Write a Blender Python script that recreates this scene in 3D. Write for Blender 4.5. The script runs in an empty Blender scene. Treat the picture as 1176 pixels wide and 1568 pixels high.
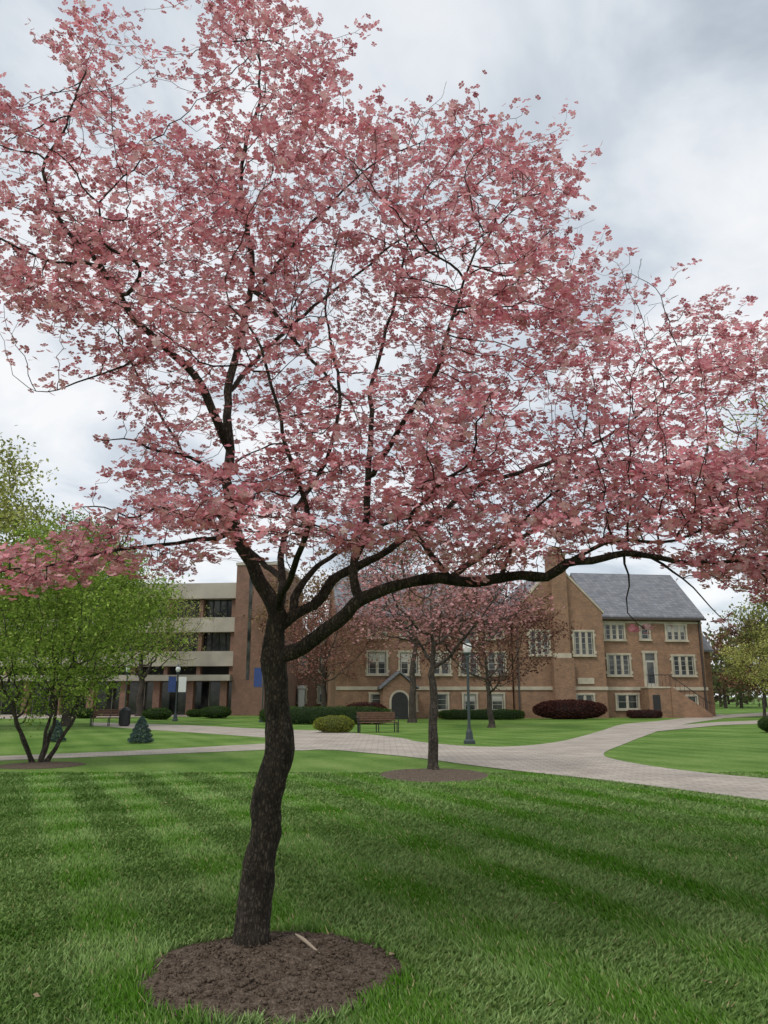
import bpy, math, random
import numpy as np
from mathutils import Vector, noise as mnoise
from mathutils.geometry import tessellate_polygon

random.seed(7); rng = np.random.default_rng(7)
scene = bpy.context.scene
scene.view_settings.view_transform = 'Standard'
scene.view_settings.look = 'None'
scene.view_settings.exposure = 0

# ------------------------------------------------------------------ survey
EYE = 1.6; FPX = 1184.0; PITCH = math.radians(13.4)
SP, CP = math.sin(PITCH), math.cos(PITCH)
def S(a, b, Y):
    u = (a-588)/FPX; v = (784-b)/FPX
    y = CP - v*SP; z = SP + v*CP
    return (u/y*Y, Y, EYE + z/y*Y)
def G(a, b):
    v = (784-b)/FPX
    y = CP - v*SP; z = SP + v*CP
    Y = -EYE/(z/y)
    return (((a-588)/FPX)/y*Y, Y)

cam_d = bpy.data.cameras.new("camera"); cam = bpy.data.objects.new("camera", cam_d)
scene.collection.objects.link(cam); scene.camera = cam
cam.location = (0, 0, EYE); cam.rotation_euler = (math.radians(90)+PITCH, 0, 0)
cam_d.sensor_fit = 'VERTICAL'; cam_d.sensor_height = 36; cam_d.lens = 36*FPX/1568
cam_d.clip_end = 3000; cam_d.clip_start = 0.05

# ------------------------------------------------------------------ materials
def newmat(name):
    m = bpy.data.materials.new(name); m.use_nodes = True
    nt = m.node_tree; b = nt.nodes["Principled BSDF"]
    return m, nt, b
def N(nt, t, **kw):
    n = nt.nodes.new(t)
    for k, v in kw.items():
        if hasattr(n, k): setattr(n, k, v)
        else: n.inputs[k].default_value = v
    return n
def ramp(nt, stops):
    r = nt.nodes.new('ShaderNodeValToRGB'); e = r.color_ramp.elements
    while len(e) < len(stops): e.new(0.5)
    for i, (p, c) in enumerate(stops):
        e[i].position = p; e[i].color = (c[0], c[1], c[2], 1)
    return r
def mixc(nt, a, b, fac, mode='MIX'):
    m = nt.nodes.new('ShaderNodeMix'); m.data_type = 'RGBA'; m.blend_type = mode
    for s, v in ((m.inputs[0], fac), (m.inputs[6], a), (m.inputs[7], b)):
        if hasattr(v, 'is_linked') or hasattr(v, 'links'): nt.links.new(v, s)
        elif isinstance(v, (int, float)): s.default_value = v
        else: s.default_value = (v[0], v[1], v[2], 1)
    return m.outputs[2]

def plain(name, col, rough=0.7, var=0.15, scale=3, metal=0.0, bump=0.0):
    m, nt, b = newmat(name)
    tc = N(nt, 'ShaderNodeTexCoord'); no = N(nt, 'ShaderNodeTexNoise'); no.inputs['Scale'].default_value = scale
    no.inputs['Detail'].default_value = 5
    nt.links.new(tc.outputs['Object'], no.inputs['Vector'])
    r = ramp(nt, [(0.3, [c*(1-var) for c in col]), (0.7, [min(1, c*(1+var)) for c in col])])
    nt.links.new(no.outputs['Fac'], r.inputs[0]); nt.links.new(r.outputs[0], b.inputs['Base Color'])
    b.inputs['Roughness'].default_value = rough; b.inputs['Metallic'].default_value = metal
    return m

def brickmat(name, c1, c2, mortar, bw=0.22, bh=0.075, ms=0.012, noise_amt=0.35, rough=0.85):
    m, nt, b = newmat(name); L = nt.links.new
    tc = N(nt, 'ShaderNodeTexCoord'); sx = N(nt, 'ShaderNodeSeparateXYZ'); L(tc.outputs['Object'], sx.inputs[0])
    ad = N(nt, 'ShaderNodeMath', operation='ADD'); L(sx.outputs[0], ad.inputs[0]); L(sx.outputs[1], ad.inputs[1])
    cb = N(nt, 'ShaderNodeCombineXYZ'); L(ad.outputs[0], cb.inputs[0]); L(sx.outputs[2], cb.inputs[1])
    br = N(nt, 'ShaderNodeTexBrick'); L(cb.outputs[0], br.inputs['Vector'])
    br.inputs['Scale'].default_value = 1; br.inputs['Brick Width'].default_value = bw; br.inputs['Row Height'].default_value = bh
    br.inputs['Mortar Size'].default_value = ms
    br.inputs['Color1'].default_value = (*c1, 1); br.inputs['Color2'].default_value = (*c2, 1); br.inputs['Mortar'].default_value = (*mortar, 1)
    no = N(nt, 'ShaderNodeTexNoise'); no.inputs['Scale'].default_value = 1.3; no.inputs['Detail'].default_value = 8; no.inputs['Roughness'].default_value = 0.75
    L(tc.outputs['Object'], no.inputs['Vector'])
    r = ramp(nt, [(0.3, (1-noise_amt,)*3), (0.7, (1+noise_amt*0.5,)*3)]); L(no.outputs['Fac'], r.inputs[0])
    o = mixc(nt, br.outputs['Color'], r.outputs[0], 1.0, 'MULTIPLY')
    L(o, b.inputs['Base Color']); b.inputs['Roughness'].default_value = rough
    return m

def foliage(name, transl=0.35):
    m = bpy.data.materials.new(name); m.use_nodes = True; nt = m.node_tree; nt.nodes.clear(); L = nt.links.new
    at = N(nt, 'ShaderNodeAttribute'); at.attribute_name = 'Col'
    d = N(nt, 'ShaderNodeBsdfDiffuse'); L(at.outputs['Color'], d.inputs['Color'])
    o = N(nt, 'ShaderNodeOutputMaterial')
    if transl > 0:
        t = N(nt, 'ShaderNodeBsdfTranslucent'); L(at.outputs['Color'], t.inputs['Color'])
        mx = N(nt, 'ShaderNodeMixShader'); mx.inputs[0].default_value = transl
        L(d.outputs[0], mx.inputs[1]); L(t.outputs[0], mx.inputs[2]); L(mx.outputs[0], o.inputs[0])
    else: L(d.outputs[0], o.inputs[0])
    return m

def barkmat(name, dark, light, scale=28, bump=0.9):
    m, nt, b = newmat(name); L = nt.links.new
    tc = N(nt, 'ShaderNodeTexCoord'); mp = N(nt, 'ShaderNodeMapping'); mp.inputs['Scale'].default_value = (1, 1, 0.4)
    L(tc.outputs['Object'], mp.inputs[0])
    n0 = N(nt, 'ShaderNodeTexNoise'); n0.inputs['Scale'].default_value = 14; n0.inputs['Detail'].default_value = 8; n0.inputs['Roughness'].default_value = 0.7; L(mp.outputs[0], n0.inputs['Vector'])
    wv = mixc(nt, mp.outputs[0], n0.outputs['Color'], 0.06)
    v = N(nt, 'ShaderNodeTexVoronoi'); v.feature = 'DISTANCE_TO_EDGE'; v.inputs['Scale'].default_value = scale
    L(wv, v.inputs['Vector'])
    r1 = ramp(nt, [(0.0, (0.35, 0.35, 0.35)), (0.28, (1, 1, 1))]); L(v.outputs['Distance'], r1.inputs[0])
    r = ramp(nt, [(0.34, dark), (0.5, [(a+c)/2 for a, c in zip(dark, light)]), (0.68, light)]); L(n0.outputs['Fac'], r.inputs[0])
    n2 = N(nt, 'ShaderNodeTexNoise'); n2.inputs['Scale'].default_value = 2.5; n2.inputs['Detail'].default_value = 4; L(tc.outputs['Object'], n2.inputs['Vector'])
    r2 = ramp(nt, [(0.35, (0.7, 0.7, 0.66)), (0.65, (1.15, 1.15, 1.15))]); L(n2.outputs['Fac'], r2.inputs[0])
    dk = mixc(nt, r.outputs[0], r1.outputs[0], 1.0, 'MULTIPLY'); dk = mixc(nt, dk, r2.outputs[0], 1.0, 'MULTIPLY')
    L(dk, b.inputs['Base Color']); b.inputs['Roughness'].default_value = 0.9; b.inputs['Specular IOR Level'].default_value = 0.25
    h = N(nt, 'ShaderNodeMath', operation='MULTIPLY_ADD'); L(r1.outputs[0], h.inputs[0]); h.inputs[1].default_value = 0.8; L(n0.outputs['Fac'], h.inputs[2])
    bp = N(nt, 'ShaderNodeBump'); bp.inputs['Strength'].default_value = bump; bp.inputs['Distance'].default_value = 0.018
    L(h.outputs[0], bp.inputs['Height']); L(bp.outputs[0], b.inputs['Normal'])
    return m

M_bark = barkmat("dogwood_bark", (0.042, 0.033, 0.026), (0.165, 0.132, 0.102), 55, 1.0)
M_bark2 = barkmat("grey_bark", (0.06, 0.048, 0.04), (0.17, 0.14, 0.115), 30)
M_petal = foliage("dogwood_bract", 0.38)
M_leaf = foliage("leaf", 0.3)
M_grass = foliage("grass_blade", 0.0)
M_stone = plain("limestone", (0.43, 0.38, 0.29), 0.8, 0.2, 1.5)
M_sash = plain("cream_paint", (0.42, 0.40, 0.35), 0.6, 0.1)
M_conc = plain("concrete", (0.40, 0.365, 0.305), 0.85, 0.22, 0.5)
M_black = plain("black_iron", (0.02, 0.02, 0.022), 0.5, 0.2)
M_wood = plain("bench_wood", (0.13, 0.065, 0.038), 0.7, 0.3, 8)
M_white = plain("white_paint", (0.75, 0.75, 0.74), 0.5, 0.05)
M_dark = plain("dark_interior", (0.02, 0.02, 0.02), 0.6, 0.2)
M_blue = plain("banner_blue", (0.03, 0.06, 0.2), 0.7, 0.1)
M_postg = plain("lamp_post_green", (0.035, 0.05, 0.05), 0.5, 0.2)
M_copper = plain("metal_gutter", (0.06, 0.045, 0.04), 0.5, 0.2)
M_brick = brickmat("tudor_brick", (0.32, 0.15, 0.078), (0.20, 0.09, 0.05), (0.30, 0.23, 0.16))
M_brickr = brickmat("modern_brick", (0.25, 0.12, 0.078), (0.19, 0.088, 0.062), (0.22, 0.16, 0.12))
M_slate = brickmat("slate_roof", (0.15, 0.16, 0.18), (0.24, 0.24, 0.255), (0.08, 0.08, 0.09), 0.35, 0.16, 0.012, 0.3, 0.6)
m, nt, b = newmat("window_glass"); b.inputs['Roughness'].default_value = 0.08
no = N(nt, 'ShaderNodeTexNoise'); no.inputs['Scale'].default_value = 0.9; tc = N(nt, 'ShaderNodeTexCoord'); nt.links.new(tc.outputs['Object'], no.inputs['Vector'])
r = ramp(nt, [(0.4, (0.015, 0.018, 0.02)), (0.65, (0.09, 0.09, 0.08))]); nt.links.new(no.outputs['Fac'], r.inputs[0]); nt.links.new(r.outputs[0], b.inputs['Base Color'])
M_glass = m

# lawn ground material: mower lay gives alternating bands
STR_N = (0.902, 0.431); STR_P = 1.15
m, nt, b = newmat("lawn"); L = nt.links.new; M_lawn = m
ge = N(nt, 'ShaderNodeNewGeometry')
nb = N(nt, 'ShaderNodeTexNoise'); nb.inputs['Scale'].default_value = 0.35; nb.inputs['Detail'].default_value = 5; L(ge.outputs['Position'], nb.inputs['Vector'])
nf = N(nt, 'ShaderNodeTexNoise'); nf.inputs['Scale'].default_value = 7; nf.inputs['Detail'].default_value = 9; nf.inputs['Roughness'].default_value = 0.8; L(ge.outputs['Position'], nf.inputs['Vector'])
dt = N(nt, 'ShaderNodeVectorMath', operation='DOT_PRODUCT'); L(ge.outputs['Position'], dt.inputs[0]); dt.inputs[1].default_value = (STR_N[0]*2*math.pi/STR_P, STR_N[1]*2*math.pi/STR_P, 0)
sn = N(nt, 'ShaderNodeMath', operation='SINE'); L(dt.outputs['Value'], sn.inputs[0])
ma = N(nt, 'ShaderNodeMath', operation='MULTIPLY_ADD'); L(sn.outputs[0], ma.inputs[0]); ma.inputs[1].default_value = 0.055; L(nb.outputs['Fac'], ma.inputs[2])
mb_ = N(nt, 'ShaderNodeMath', operation='MULTIPLY_ADD'); L(nf.outputs['Fac'], mb_.inputs[0]); mb_.inputs[1].default_value = 1.0; L(ma.outputs[0], mb_.inputs[2])
r = ramp(nt, [(0.55, (0.055, 0.12, 0.018)), (0.74, (0.115, 0.205, 0.038)), (0.95, (0.20, 0.285, 0.08))])
sc = N(nt, 'ShaderNodeMath', operation='MULTIPLY'); L(mb_.outputs[0], sc.inputs[0]); sc.inputs[1].default_value = 0.75
L(sc.outputs[0], r.inputs[0]); L(r.outputs[0], b.inputs['Base Color']); b.inputs['Roughness'].default_value = 0.9
b.inputs['Specular IOR Level'].default_value = 0.1
bp = N(nt, 'ShaderNodeBump'); bp.inputs['Strength'].default_value = 0.8; bp.inputs['Distance'].default_value = 0.03; L(nf.outputs['Fac'], bp.inputs['Height']); L(bp.outputs[0], b.inputs['Normal'])

m, nt, b = newmat("paving"); L = nt.links.new; M_path = m
ge = N(nt, 'ShaderNodeNewGeometry'); br = N(nt, 'ShaderNodeTexBrick'); L(ge.outputs['Position'], br.inputs['Vector'])
br.inputs['Scale'].default_value = 1; br.inputs['Brick Width'].default_value = 0.4; br.inputs['Row Height'].default_value = 0.2; br.inputs['Mortar Size'].default_value = 0.012
br.inputs['Color1'].default_value = (0.47, 0.405, 0.335, 1); br.inputs['Color2'].default_value = (0.37, 0.32, 0.27, 1); br.inputs['Mortar'].default_value = (0.22, 0.19, 0.15, 1)
no = N(nt, 'ShaderNodeTexNoise'); no.inputs['Scale'].default_value = 0.8; no.inputs['Detail'].default_value = 8; L(ge.outputs['Position'], no.inputs['Vector'])
r = ramp(nt, [(0.3, (0.78,)*3), (0.7, (1.12,)*3)]); L(no.outputs['Fac'], r.inputs[0])
L(mixc(nt, br.outputs['Color'], r.outputs[0], 1.0, 'MULTIPLY'), b.inputs['Base Color']); b.inputs['Roughness'].default_value = 0.85

m, nt, b = newmat("mulch_soil"); L = nt.links.new; M_soil = m
ge = N(nt, 'ShaderNodeNewGeometry')
n1 = N(nt, 'ShaderNodeTexNoise'); n1.inputs['Scale'].default_value = 22; n1.inputs['Detail'].default_value = 12; n1.inputs['Roughness'].default_value = 0.75; L(ge.outputs['Position'], n1.inputs['Vector'])
v1 = N(nt, 'ShaderNodeTexVoronoi'); v1.inputs['Scale'].default_value = 70; L(ge.outputs['Position'], v1.inputs['Vector'])
ad = N(nt, 'ShaderNodeMath', operation='MULTIPLY_ADD'); L(v1.outputs['Distance'], ad.inputs[0]); ad.inputs[1].default_value = 0.35; L(n1.outputs['Fac'], ad.inputs[2])
r = ramp(nt, [(0.4, (0.045, 0.032, 0.023)), (0.65, (0.115, 0.085, 0.062)), (0.95, (0.26, 0.21, 0.16))]); L(ad.outputs[0], r.inputs[0]); L(r.outputs[0], b.inputs['Base Color'])
b.inputs['Roughness'].default_value = 0.95; b.inputs['Specular IOR Level'].default_value = 0.15
bp = N(nt, 'ShaderNodeBump'); bp.inputs['Strength'].default_value = 1; bp.inputs['Distance'].default_value = 0.02; L(ad.outputs[0], bp.inputs['Height']); L(bp.outputs[0], b.inputs['Normal'])

# ------------------------------------------------------------------ mesh helpers
def link(o, parent=None):
    scene.collection.objects.link(o)
    if parent: o.parent = parent
    return o
def mesh_np(name, V, F, mat, parent=None, cols=None, smooth=False):
    V = np.asarray(V, dtype=np.float32); F = np.asarray(F, dtype=np.int32)
    me = bpy.data.meshes.new(name); k = F.shape[1]
    me.vertices.add(len(V)); me.vertices.foreach_set('co', V.ravel())
    me.loops.add(F.size); me.loops.foreach_set('vertex_index', F.ravel())
    me.polygons.add(len(F)); me.polygons.foreach_set('loop_start', np.arange(0, F.size, k, dtype=np.int32))
    try: me.polygons.foreach_set('loop_total', np.full(len(F), k, dtype=np.int32))
    except Exception: pass
    if smooth: me.polygons.foreach_set('use_smooth', np.ones(len(F), dtype=bool))
    me.update(calc_edges=True)
    if cols is not None:
        a = me.color_attributes.new('Col', 'FLOAT_COLOR', 'POINT')
        c = np.ones((len(V), 4), dtype=np.float32); c[:, :3] = cols; a.data.foreach_set('color', c.ravel())
    me.materials.append(mat)
    return link(bpy.data.objects.new(name, me), parent)
def empty(name, loc=(0, 0, 0), rotz=0):
    e = bpy.data.objects.new(name, None); e.location = loc; e.rotation_euler = (0, 0, rotz); e.empty_display_size = 0.3
    return link(e)

class Builder:
    def __init__(s, name, loc=(0, 0, 0), rotz=0):
        s.e = empty(name, loc, rotz); s.g = {}
    def _g(s, part, mat): return s.g.setdefault(part, (mat, [], []))
    def box(s, part, mat, x0, x1, y0, y1, z0, z1):
        _, V, F = s._g(part, mat); n = len(V)
        V += [(x0, y0, z0), (x1, y0, z0), (x1, y1, z0), (x0, y1, z0), (x0, y0, z1), (x1, y0, z1), (x1, y1, z1), (x0, y1, z1)]
        F += [[n+i for i in f] for f in ((3, 2, 1, 0), (4, 5, 6, 7), (0, 1, 5, 4), (1, 2, 6, 5), (2, 3, 7, 6), (3, 0, 4, 7))]
    def prism(s, part, mat, prof, a0, a1, axis):
        _, V, F = s._g(part, mat); n = len(V); k = len(prof)
        for a in (a0, a1):
            for p, q in prof: V.append((a, p, q) if axis == 'x' else (p, a, q) if axis == 'y' else (p, q, a))
        F.append([n+i for i in range(k)]); F.append([n+k+i for i in reversed(range(k))])
        for i in range(k):
            j = (i+1) % k; F.append([n+i, n+k+i, n+k+j, n+j])
    def lathe(s, part, mat, prof, cx=0, cy=0, seg=12):
        _, V, F = s._g(part, mat); n = len(V)
        for r_, z_ in prof:
            for i in range(seg):
                a = 2*math.pi*i/seg; V.append((cx+r_*math.cos(a), cy+r_*math.sin(a), z_))
        for k in range(len(prof)-1):
            for i in range(seg):
                j = (i+1) % seg; F.append([n+k*seg+i, n+k*seg+j, n+(k+1)*seg+j, n+(k+1)*seg+i])
        F.append([n+i for i in reversed(range(seg))]); F.append([n+(len(prof)-1)*seg+i for i in range(seg)])
    def bar(s, part, mat, p, q, r_=0.02, seg=6):
        _, V, F = s._g(part, mat); n = len(V); p = Vector(p); q = Vector(q); d = (q-p).normalized()
        a = d.cross(Vector((0.3, 0.2, 1))).normalized(); c = d.cross(a)
        for P in (p, q):
            for i in range(seg):
                t = 2*math.pi*i/seg; V.append(tuple(P+a*math.cos(t)*r_+c*math.sin(t)*r_))
        for i in range(seg):
            j = (i+1) % seg; F.append([n+i, n+j, n+seg+j, n+seg+i])
        F.append([n+i for i in range(seg)]); F.append([n+seg+i for i in range(seg)])
    def done(s, bevel=0):
        import bmesh
        for part, (mat, V, F) in s.g.items():
            me = bpy.data.meshes.new(part); me.from_pydata(V, [], F)
            bm = bmesh.new(); bm.from_mesh(me); bmesh.ops.recalc_face_normals(bm, faces=bm.faces); bm.to_mesh(me); bm.free()
            me.materials.append(mat)
            o = link(bpy.data.objects.new(part, me), s.e)
            if bevel:
                md = o.modifiers.new('bevel', 'BEVEL'); md.width = bevel; md.segments = 2
        return s.e

def catmull(P, closed=False, n=6):
    P = [np.array(p, float) for p in P]; out = []; k = len(P)
    rngi = range(k) if closed else range(k-1)
    for i in rngi:
        if closed: a, b_, c, d = P[(i-1) % k], P[i], P[(i+1) % k], P[(i+2) % k]
        else: a, b_, c, d = P[max(i-1, 0)], P[i], P[i+1], P[min(i+2, k-1)]
        for t in np.arange(n)/n:
            out.append(0.5*((2*b_)+(c-a)*t+(2*a-5*b_+4*c-d)*t*t+(-a+3*b_-3*c+d)*t**3))
    if not closed: out.append(P[-1])
    return out
def sheet(name, pts, z, mat):
    V = [Vector((p[0], p[1], 0)) for p in pts]
    tris = tessellate_polygon([V])
    me = bpy.data.meshes.new(name)
    F = []
    for t in tris:
        a, b_, c = (V[i] for i in t)
        F.append(t if (b_-a).cross(c-a).z > 0 else (t[0], t[2], t[1]))
    me.from_pydata([(v.x, v.y, z) for v in V], [], F)
    me.materials.append(mat)
    return link(bpy.data.objects.new(name, me))
def inpoly(px, py, poly):
    poly = np.asarray(poly); ins = np.zeros(len(px), bool); n = len(poly); j = n-1
    for i in range(n):
        xi, yi = poly[i][:2]; xj, yj = poly[j][:2]
        c = ((yi > py) != (yj > py)) & (px < (xj-xi)*(py-yi)/((yj-yi) if yj != yi else 1e-9)+xi)
        ins ^= c; j = i
    return ins

# ------------------------------------------------------------------ tree engine
def grow(pos, par, ok, attr, step, kill, iters=200, jitter=0.15, up=0.05, maxch=3):
    pos = [np.array(p, float) for p in pos]; par = list(par)
    P = np.array(pos); okm = np.array(ok)
    idx = np.where(okm)[0]
    D = np.linalg.norm(attr[:, None, :]-P[idx][None], axis=2)
    near = idx[D.argmin(1)]; nd = D.min(1); alive = nd > kill
    kids = {}
    for it in range(iters):
        if not alive.any(): break
        A = np.where(alive)[0]; nn = near[A]
        dirs = attr[A]-P[nn]; dirs /= np.linalg.norm(dirs, axis=1)[:, None]+1e-9
        u, inv = np.unique(nn, return_inverse=True)
        sm = np.zeros((len(u), 3)); np.add.at(sm, inv, dirs)
        newp = []; newpar = []
        for k, ni in enumerate(u):
            d = sm[k]; l = np.linalg.norm(d)
            if l < 1e-6: d = rng.normal(size=3); l = np.linalg.norm(d)
            d = d/l + rng.normal(size=3)*jitter; d[2] += up; d /= np.linalg.norm(d)
            q = P[ni]+d*step
            ks = kids.setdefault(ni, [])
            if len(ks) >= maxch or any(np.linalg.norm(q-c) < step*0.35 for c in ks):
                sel = A[inv == k]; j = sel[np.argmin(nd[sel])]
                if len(ks) >= maxch: alive[j] = False
                else:
                    d2 = attr[j]-P[ni]; d2 /= np.linalg.norm(d2)+1e-9; q = P[ni]+d2*step
                    if any(np.linalg.norm(q-c) < step*0.25 for c in ks): alive[j] = False; continue
                    ks.append(q); newp.append(q); newpar.append(ni)
                continue
            ks.append(q); newp.append(q); newpar.append(ni)
        if not newp: continue
        base = len(P); NP = np.array(newp); P = np.vstack([P, NP]); par += [int(x) for x in newpar]
        A = np.where(alive)[0]
        if len(A) == 0: break
        D = np.linalg.norm(attr[A][:, None, :]-NP[None], axis=2); mi = D.argmin(1); md = D.min(1)
        b_ = md < nd[A]; near[A[b_]] = base+mi[b_]; nd[A[b_]] = md[b_]
        alive[A] &= nd[A] > kill
    return P, np.array(par)

def radii(P, par, tip, expo, spec=None):
    n = len(P); acc = np.zeros(n); has = np.zeros(n, bool)
    for i in range(n-1, -1, -1):
        if not has[i]: acc[i] = tip**expo
        p_ = par[i]
        if p_ >= 0: acc[p_] += acc[i]; has[p_] = True
    R = acc**(1/expo)
    if spec is not None: R[:len(spec)] = np.maximum(spec, 0.0)
    k = 0 if spec is None else len(spec)
    for i in range(k, n):
        if par[i] >= 0: R[i] = min(R[i], R[par[i]]*0.92)
    return R, has

def tubes(name, P, par, R, mat, parent, rough=0.0):
    n = len(P); ch = [[] for _ in range(n)]
    roots = []
    for i in range(n):
        if par[i] >= 0: ch[par[i]].append(i)
        else: roots.append(i)
    V = []; F = []
    stack = [(r_, None) for r_ in roots]
    while stack:
        s, frm = stack.pop()
        chain = [s] if frm is None else [frm, s]
        rr = [R[s]] if frm is None else [min(R[frm]*0.8, R[s]*1.25), R[s]]
        c = s
        while ch[c]:
            ks = sorted(ch[c], key=lambda k: -R[k]); nx = ks[0]
            for o in ks[1:]: stack.append((o, c))
            chain.append(nx); rr.append(R[nx]); c = nx
        if len(chain) < 2: continue
        rm = max(rr); sides = 28 if rm > 0.08 else 10 if rm > 0.025 else 6 if rm > 0.01 else 4 if rm > 0.005 else 3
        C = P[chain]; T = np.gradient(C, axis=0); T /= np.linalg.norm(T, axis=1)[:, None]+1e-9
        a = np.cross(T[0], (0.31, 0.95, 0.05)); a /= np.linalg.norm(a)
        base = len(V); ang = np.arange(sides)*2*math.pi/sides
        for k in range(len(chain)):
            a = a-T[k]*np.dot(a, T[k]); a /= np.linalg.norm(a)+1e-9; b_ = np.cross(T[k], a)
            for t in ang:
                r_ = rr[k]
                if rough and r_ > 0.03:
                    q = C[k]+(a*math.cos(t)+b_*math.sin(t))*r_
                    r_ *= 1+rough*mnoise.noise(Vector((q[0]*9, q[1]*9, q[2]*4)))+0.6*rough*mnoise.noise(Vector((q[0]*30, q[1]*30, q[2]*14)))
                V.append(C[k]+(a*math.cos(t)+b_*math.sin(t))*r_)
        for k in range(len(chain)-1):
            o = base+k*sides
            for i in range(sides):
                j = (i+1) % sides; F.append((o+i, o+j, o+sides+j, o+sides+i))
    return mesh_np(name, np.array(V), np.array(F), mat, parent, smooth=True)

def unit(v): return v/(np.linalg.norm(v, axis=1)[:, None]+1e-9)
def frames(nrm, n):
    a = unit(np.cross(nrm, rng.normal(size=(n, 3)))); b_ = np.cross(nrm, a); return a, b_
def leaf_cloud(name, pts, size, col, mat, parent, upbias=0.6, aspect=0.55):
    n = len(pts); nrm = unit(rng.normal(size=(n, 3))+np.array([0, 0, upbias])); a, b_ = frames(nrm, n)
    s = (size*(0.6+0.8*rng.random(n)))[:, None]
    V = np.stack([pts-a*s*0.5, pts+b_*s*aspect*0.5+nrm*s*0.08, pts+a*s*0.5-nrm*s*0.06, pts-b_*s*aspect*0.5+nrm*s*0.08], 1).reshape(-1, 3)
    F = np.arange(4*n).reshape(n, 4)
    return mesh_np(name, V, F, mat, parent, cols=np.repeat(col, 4, axis=0))
def palette(n, cols, jit=0.18):
    cols = np.array(cols); w = rng.random((n, 1))*(len(cols)-1); i = np.minimum(w.astype(int), len(cols)-2)[:, 0]; f = w-i[:, None]
    c = cols[i]*(1-f)+cols[i+1]*f
    return np.clip(c*(1+jit*rng.normal(size=(n, 1))), 0.005, 0.95)

def flowers(name, pts, nrm, size, col, parent):
    n = len(pts); a, b_ = frames(nrm, n)
    sh = np.array([[0, 0.02, 0], [-0.42, 0.50, 0.10], [-0.32, 0.93, 0.16], [0.0, 0.84, 0.20], [0.32, 0.93, 0.16], [0.42, 0.50, 0.10]])
    Vs = []
    for q in range(4):
        t = q*math.pi/2; ca, sa = math.cos(t), math.sin(t)
        sx = size*(0.85+0.3*rng.random(n)); curl = (rng.normal(size=n)*0.55+0.8)
        da = a*ca+b_*sa; db = -a*sa+b_*ca
        for v in sh:
            Vs.append(pts+da*(v[0]*sx)[:, None]+db*(v[1]*sx)[:, None]+nrm*(v[2]*sx*curl)[:, None])
    V = np.stack(Vs, 1).reshape(-1, 3)
    base = (np.arange(n)*24)[:, None, None]
    f = np.array([[q*6+0, q*6+3, q*6+2, q*6+1] for q in range(4)]+[[q*6+0, q*6+5, q*6+4, q*6+3] for q in range(4)])
    F = (f[None]+base).reshape(-1, 4)
    cc = np.repeat(col[:, None, :], 24, axis=1)
    white = np.array([0.85, 0.72, 0.70])
    wf = np.tile(np.array([0.35, 0.06, 0.0, 0.04, 0.0, 0.06]), 4)[None, :, None]   # pale eye of the bracts
    cc = cc*(1-wf)+white*wf
    return mesh_np(name, V, F, M_petal, parent, cols=np.clip(cc, 0, 0.95).reshape(-1, 3))

def ellip_clumps(c, rad, nc, na, shell=0.45, cr=0.22, flat=0.6, zmin=-1.0):
    out = []
    while len(out) < nc:
        v = rng.uniform(-1, 1, 3); l = np.linalg.norm(v)
        if l > 1 or v[2] < zmin: continue
        if l < shell and rng.random() > 0.3: continue
        out.append(v)
    C = np.array(out)*rad+np.array(c)
    w = rng.random(nc)**0.7; w /= w.sum()
    k = rng.choice(nc, na, p=w)
    rr = np.mean(rad)*cr
    return C[k]+rng.normal(size=(na, 3))*np.array([rr, rr, rr*flat])*0.6

def make_tree(name, x, y, H, cz, rad, tr, fork, nc, na, nl, lsz, cols, bark=None, stems=1, spread=0.3, shell=0.45, lean=(0, 0), off=(0, 0), jit=0.2, lspread=1.0, flat=0.6, bigflower=False):
    e = empty(name, (x, y, 0)); bark = bark or M_bark2
    step = H*0.035; pos = []; par = []; ok = []; spec = []
    for s in range(stems):
        th = 2*math.pi*s/stems+0.5; dx, dy = (0, 0) if stems == 1 else (math.cos(th)*spread, math.sin(th)*spread)
        k = max(3, int(fork/step)+1); prev = -1
        for i in range(k+1):
            t = i/k; wob = 0.04*H*0.3
            pos.append((dx*(0.25+t)*(1 if stems > 1 else 0)+lean[0]*t+wob*mnoise.noise(Vector((x, t*3, s))), dy*(0.25+t)+lean[1]*t, -0.05+t*(fork+0.05)))
            par.append(prev); prev = len(pos)-1; ok.append(t > 0.75)
            spec.append(tr*(1.35 if i == 0 else 1.0-0.3*t)/(stems**0.5))
    attr = ellip_clumps((off[0]+lean[0], off[1]+lean[1], cz), rad, nc, na, shell, flat=flat)
    attr = attr[attr[:, 2] > fork*0.6]
    P, pr = grow(pos, par, ok, attr, step, step*1.3, 120, 0.18, 0.08)
    R, has = radii(P, pr, tr*0.055, 2.15, np.array(spec))
    tubes('trunk_and_limbs', P, pr, R, bark, e, 0.12)
    tips = np.where((~has) | (R < tr*0.10))[0]
    if nl:
        k = rng.choice(tips, nl); sp = step*1.1*lspread
        pts = P[k]+rng.normal(size=(nl, 3))*sp*np.array([1, 1, 0.7])
        c = palette(nl, cols, jit)
        g = np.array([mnoise.noise(Vector(p)*(6.0/H)) for p in P]); c *= (1+0.45*g[k])[:, None]
        if bigflower:
            nn = unit(rng.normal(size=(nl, 3))*0.5+np.array([0, 0, 1])); flowers('blossoms', pts, nn, np.full(nl, lsz), np.clip(c, 0, 1), e)
        else: leaf_cloud('leaves', pts, lsz, np.clip(c, 0, 1), M_leaf, e)
    return e

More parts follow.
